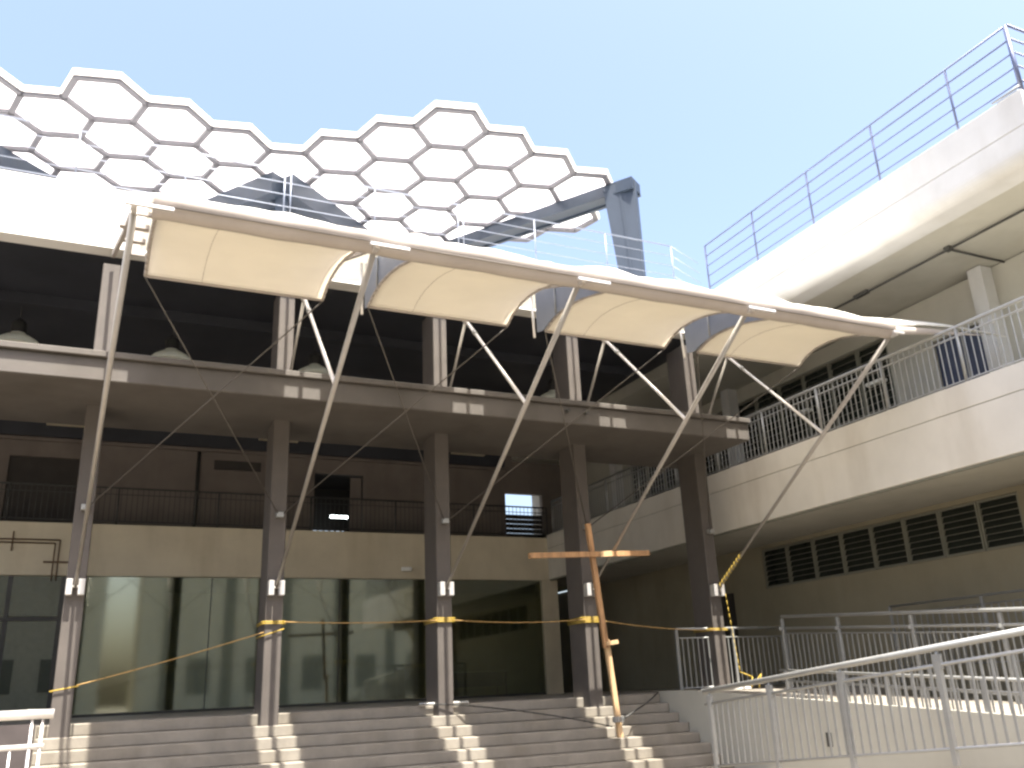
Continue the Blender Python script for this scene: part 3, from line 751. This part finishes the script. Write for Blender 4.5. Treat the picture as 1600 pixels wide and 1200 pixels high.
for q in range(4): m_.path([tuple(F0+Vector((.10*math.cos(a_*PI/4), .085*math.sin(a_*PI/4), .26+q*.024))) for a_ in range(9)], .012, 6)
part('wire_lashing', m_, 'rail_grey', ck)

# ---------------------------------------------------------------- ropes
def sag(a, b2, s_, n=14, r=.012):
    a = Vector(a); b2 = Vector(b2); return [tuple(a.lerp(b2, i/n)+Vector((0, 0, -s_*4*(i/n)*(1-i/n)))) for i in range(n+1)]
def wraps(mb, x, z, turns, tilt=0, r=.010, w_=.16, ext=0):
    for q in range(turns):
        zz = z+q*.03
        mb.path([(x-w_-ext, 15.27, zz-tilt), (x+w_+ext, 15.27, zz+tilt), (x+w_, 15.97, zz+tilt), (x-w_, 15.97, zz-tilt), (x-w_-ext, 15.27, zz-tilt)], r, 6)
rz = 1.20
rope_specs = [
    ((-.2+.16, 15.25, .30), (2.8-.16, 15.25, 1.02), .02, 'yellow rope rising from the first column to the second column'),
    ((2.96, 15.25, 1.18), (5.64, 15.25, 1.18), .03, 'tan rope stretched level between the second and third columns'),
    ((5.96, 15.25, 1.18), (8.64, 15.25, 1.17), .05, 'tan rope stretched between the third and fourth columns'),
    ((8.96, 15.25, 1.15), (11.64, 15.25, .93), .05, 'tan rope sagging between the fourth and fifth columns')]
for a, b2, s_, lab in rope_specs:
    m_ = MB().path(sag(a, b2, s_), .009, 6); solo('rope', m_, 'rope', lab, 'rope', 'ropes tied between the columns')
wrap_specs = [(0, .26, 1, .03, 'yellow rope looped round the first column low down'), (1, 1.16, 2, 0, 'yellow rope wound round the second column'),
              (2, 1.16, 3, 0, 'yellow rope wound three times round the third column'), (3, 1.12, 4, 0, 'yellow rope wound round the fourth column behind the cross'),
              (4, .93, 2, 0, 'yellow rope wound round the fifth column')]
for i, z, n, tl, lab in wrap_specs:
    m_ = MB(); wraps(m_, XC[i], z, n, tl, ext=.02)
    if i == 1: wraps(m_, XC[i], 1.02, 1, .05)
    solo('rope_wrap', m_, 'yellow_rope', lab, 'rope', 'rope windings on the columns')
# yellow rope wound along the foot of the last strut and hanging down
B0 = Vector((11.8, 15.22, 1.72)); T0 = Vector((11.83, 9.87, 5.33)); dr = (T0-B0).normalized(); e1 = dr.cross(Vector((1, 0, 0))).normalized(); e2 = Vector((1, 0, 0))
pts = []
for i in range(90):
    f = i/89; a_ = f*2*PI*9; pts.append(tuple(B0+dr*(.1+f*.95)+(e1*math.cos(a_)+e2*math.sin(a_))*.042))
m_ = MB().path(pts, .007, 5)
m_.path(sag((11.98, 15.2, 1.65), (12.08, 15.15, .1), .02, 12), .006, 5)
m_.path([(12.08, 15.15, .1), (12.25, 15.0, .0), (12.15, 14.95, -.2), (12.4, 14.9, .05), (12.3, 14.9, -.22)], .009, 5)
solo('yellow_rope', m_, 'yellow_rope', 'yellow rope spiralling up the foot of the last strut and hanging to the landing', 'rope')
# rope's shadow modelled as a black tube over the stairs, rod behind it
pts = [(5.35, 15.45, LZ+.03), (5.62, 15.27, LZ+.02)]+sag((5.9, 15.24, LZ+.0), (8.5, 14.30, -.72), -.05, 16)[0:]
solo('rope_shadow', MB().path(pts, .012, 6), 'shadow_black', 'rope shadow modelled as a dark line over the steps from the third column to the cross', 'cable')
solo('white_pipe', MB().path([(5.38, 15.52, LZ+.03), (6.3, 15.52, LZ+.03)], .018, 8), 'plastic_white', 'thin white pipe lying on the landing edge behind the third column', 'pipe')
solo('white_pipe', MB().path([(10.9, 14.9, LZ+.03), (11.5, 14.75, LZ+.04), (12.0, 14.8, LZ+.03)], .03, 8), 'plastic_white', 'white pipe lying on the landing at the foot of the last column', 'pipe')
solo('steel_rod', MB().path([(8.7, 14.3, -.62), (9.6, 14.85, -.38), (10.3, 15.5, LZ+.02)], .014, 6), 'rail_dark', 'dark rod leaning from the cross to the landing railing', 'rod')
# table behind the glass
t = thing('table', 'grey table standing in the hall behind the glass, right of the third column', 'table', (11.0, 26.6, LZ))
part('table_top', MB().box(9.98, 12.0, 26.2, 27.0, LZ+.72, LZ+.76), 'plastic_white', t)
for x in (10.05, 11.93):
    for y in (26.26, 26.94): part('leg', MB().box(x-.02, x+.02, y-.02, y+.02, LZ, LZ+.718), 'rail_grey', t)
part('modesty_panel', MB().box(10.1, 11.9, 26.3, 26.32, LZ+.3, LZ+.715), 'rail_grey', t)

# ---------------------------------------------------------------- opposite side of the courtyard (seen in the glass)
ob = thing('opposite_building', 'pale block across the courtyard seen mirrored in the glass wall', 'building', (-10, -22, G), 'blocks across the courtyard')
part('wall', MB().box(-45, 1.2, -30, -22, G, 15), 'far_wall', ob)
for k in range(12): part('window', MB().box(-40+k*3.4, -38.2+k*3.4, -22.0, -21.95, 1.0, 3.2), 'far_dark', ob)
ob = thing('opposite_building', 'tall pale block with dark columns across the courtyard, mirrored in the glass wall', 'building', (20, -22, G), 'blocks across the courtyard')
part('wall', MB().box(3.6, 50, -30, -22, G, 15), 'far_wall', ob)
for k in range(9): part('column', MB().box(5.2+k*4.2, 6.0+k*4.2, -22.2, -21.95, G, 14), 'far_dark', ob)
for k in range(9): part('window', MB().box(7+k*4.2, 8.6+k*4.2, -22.0, -21.96, .5, 3.0), 'far_dark', ob)
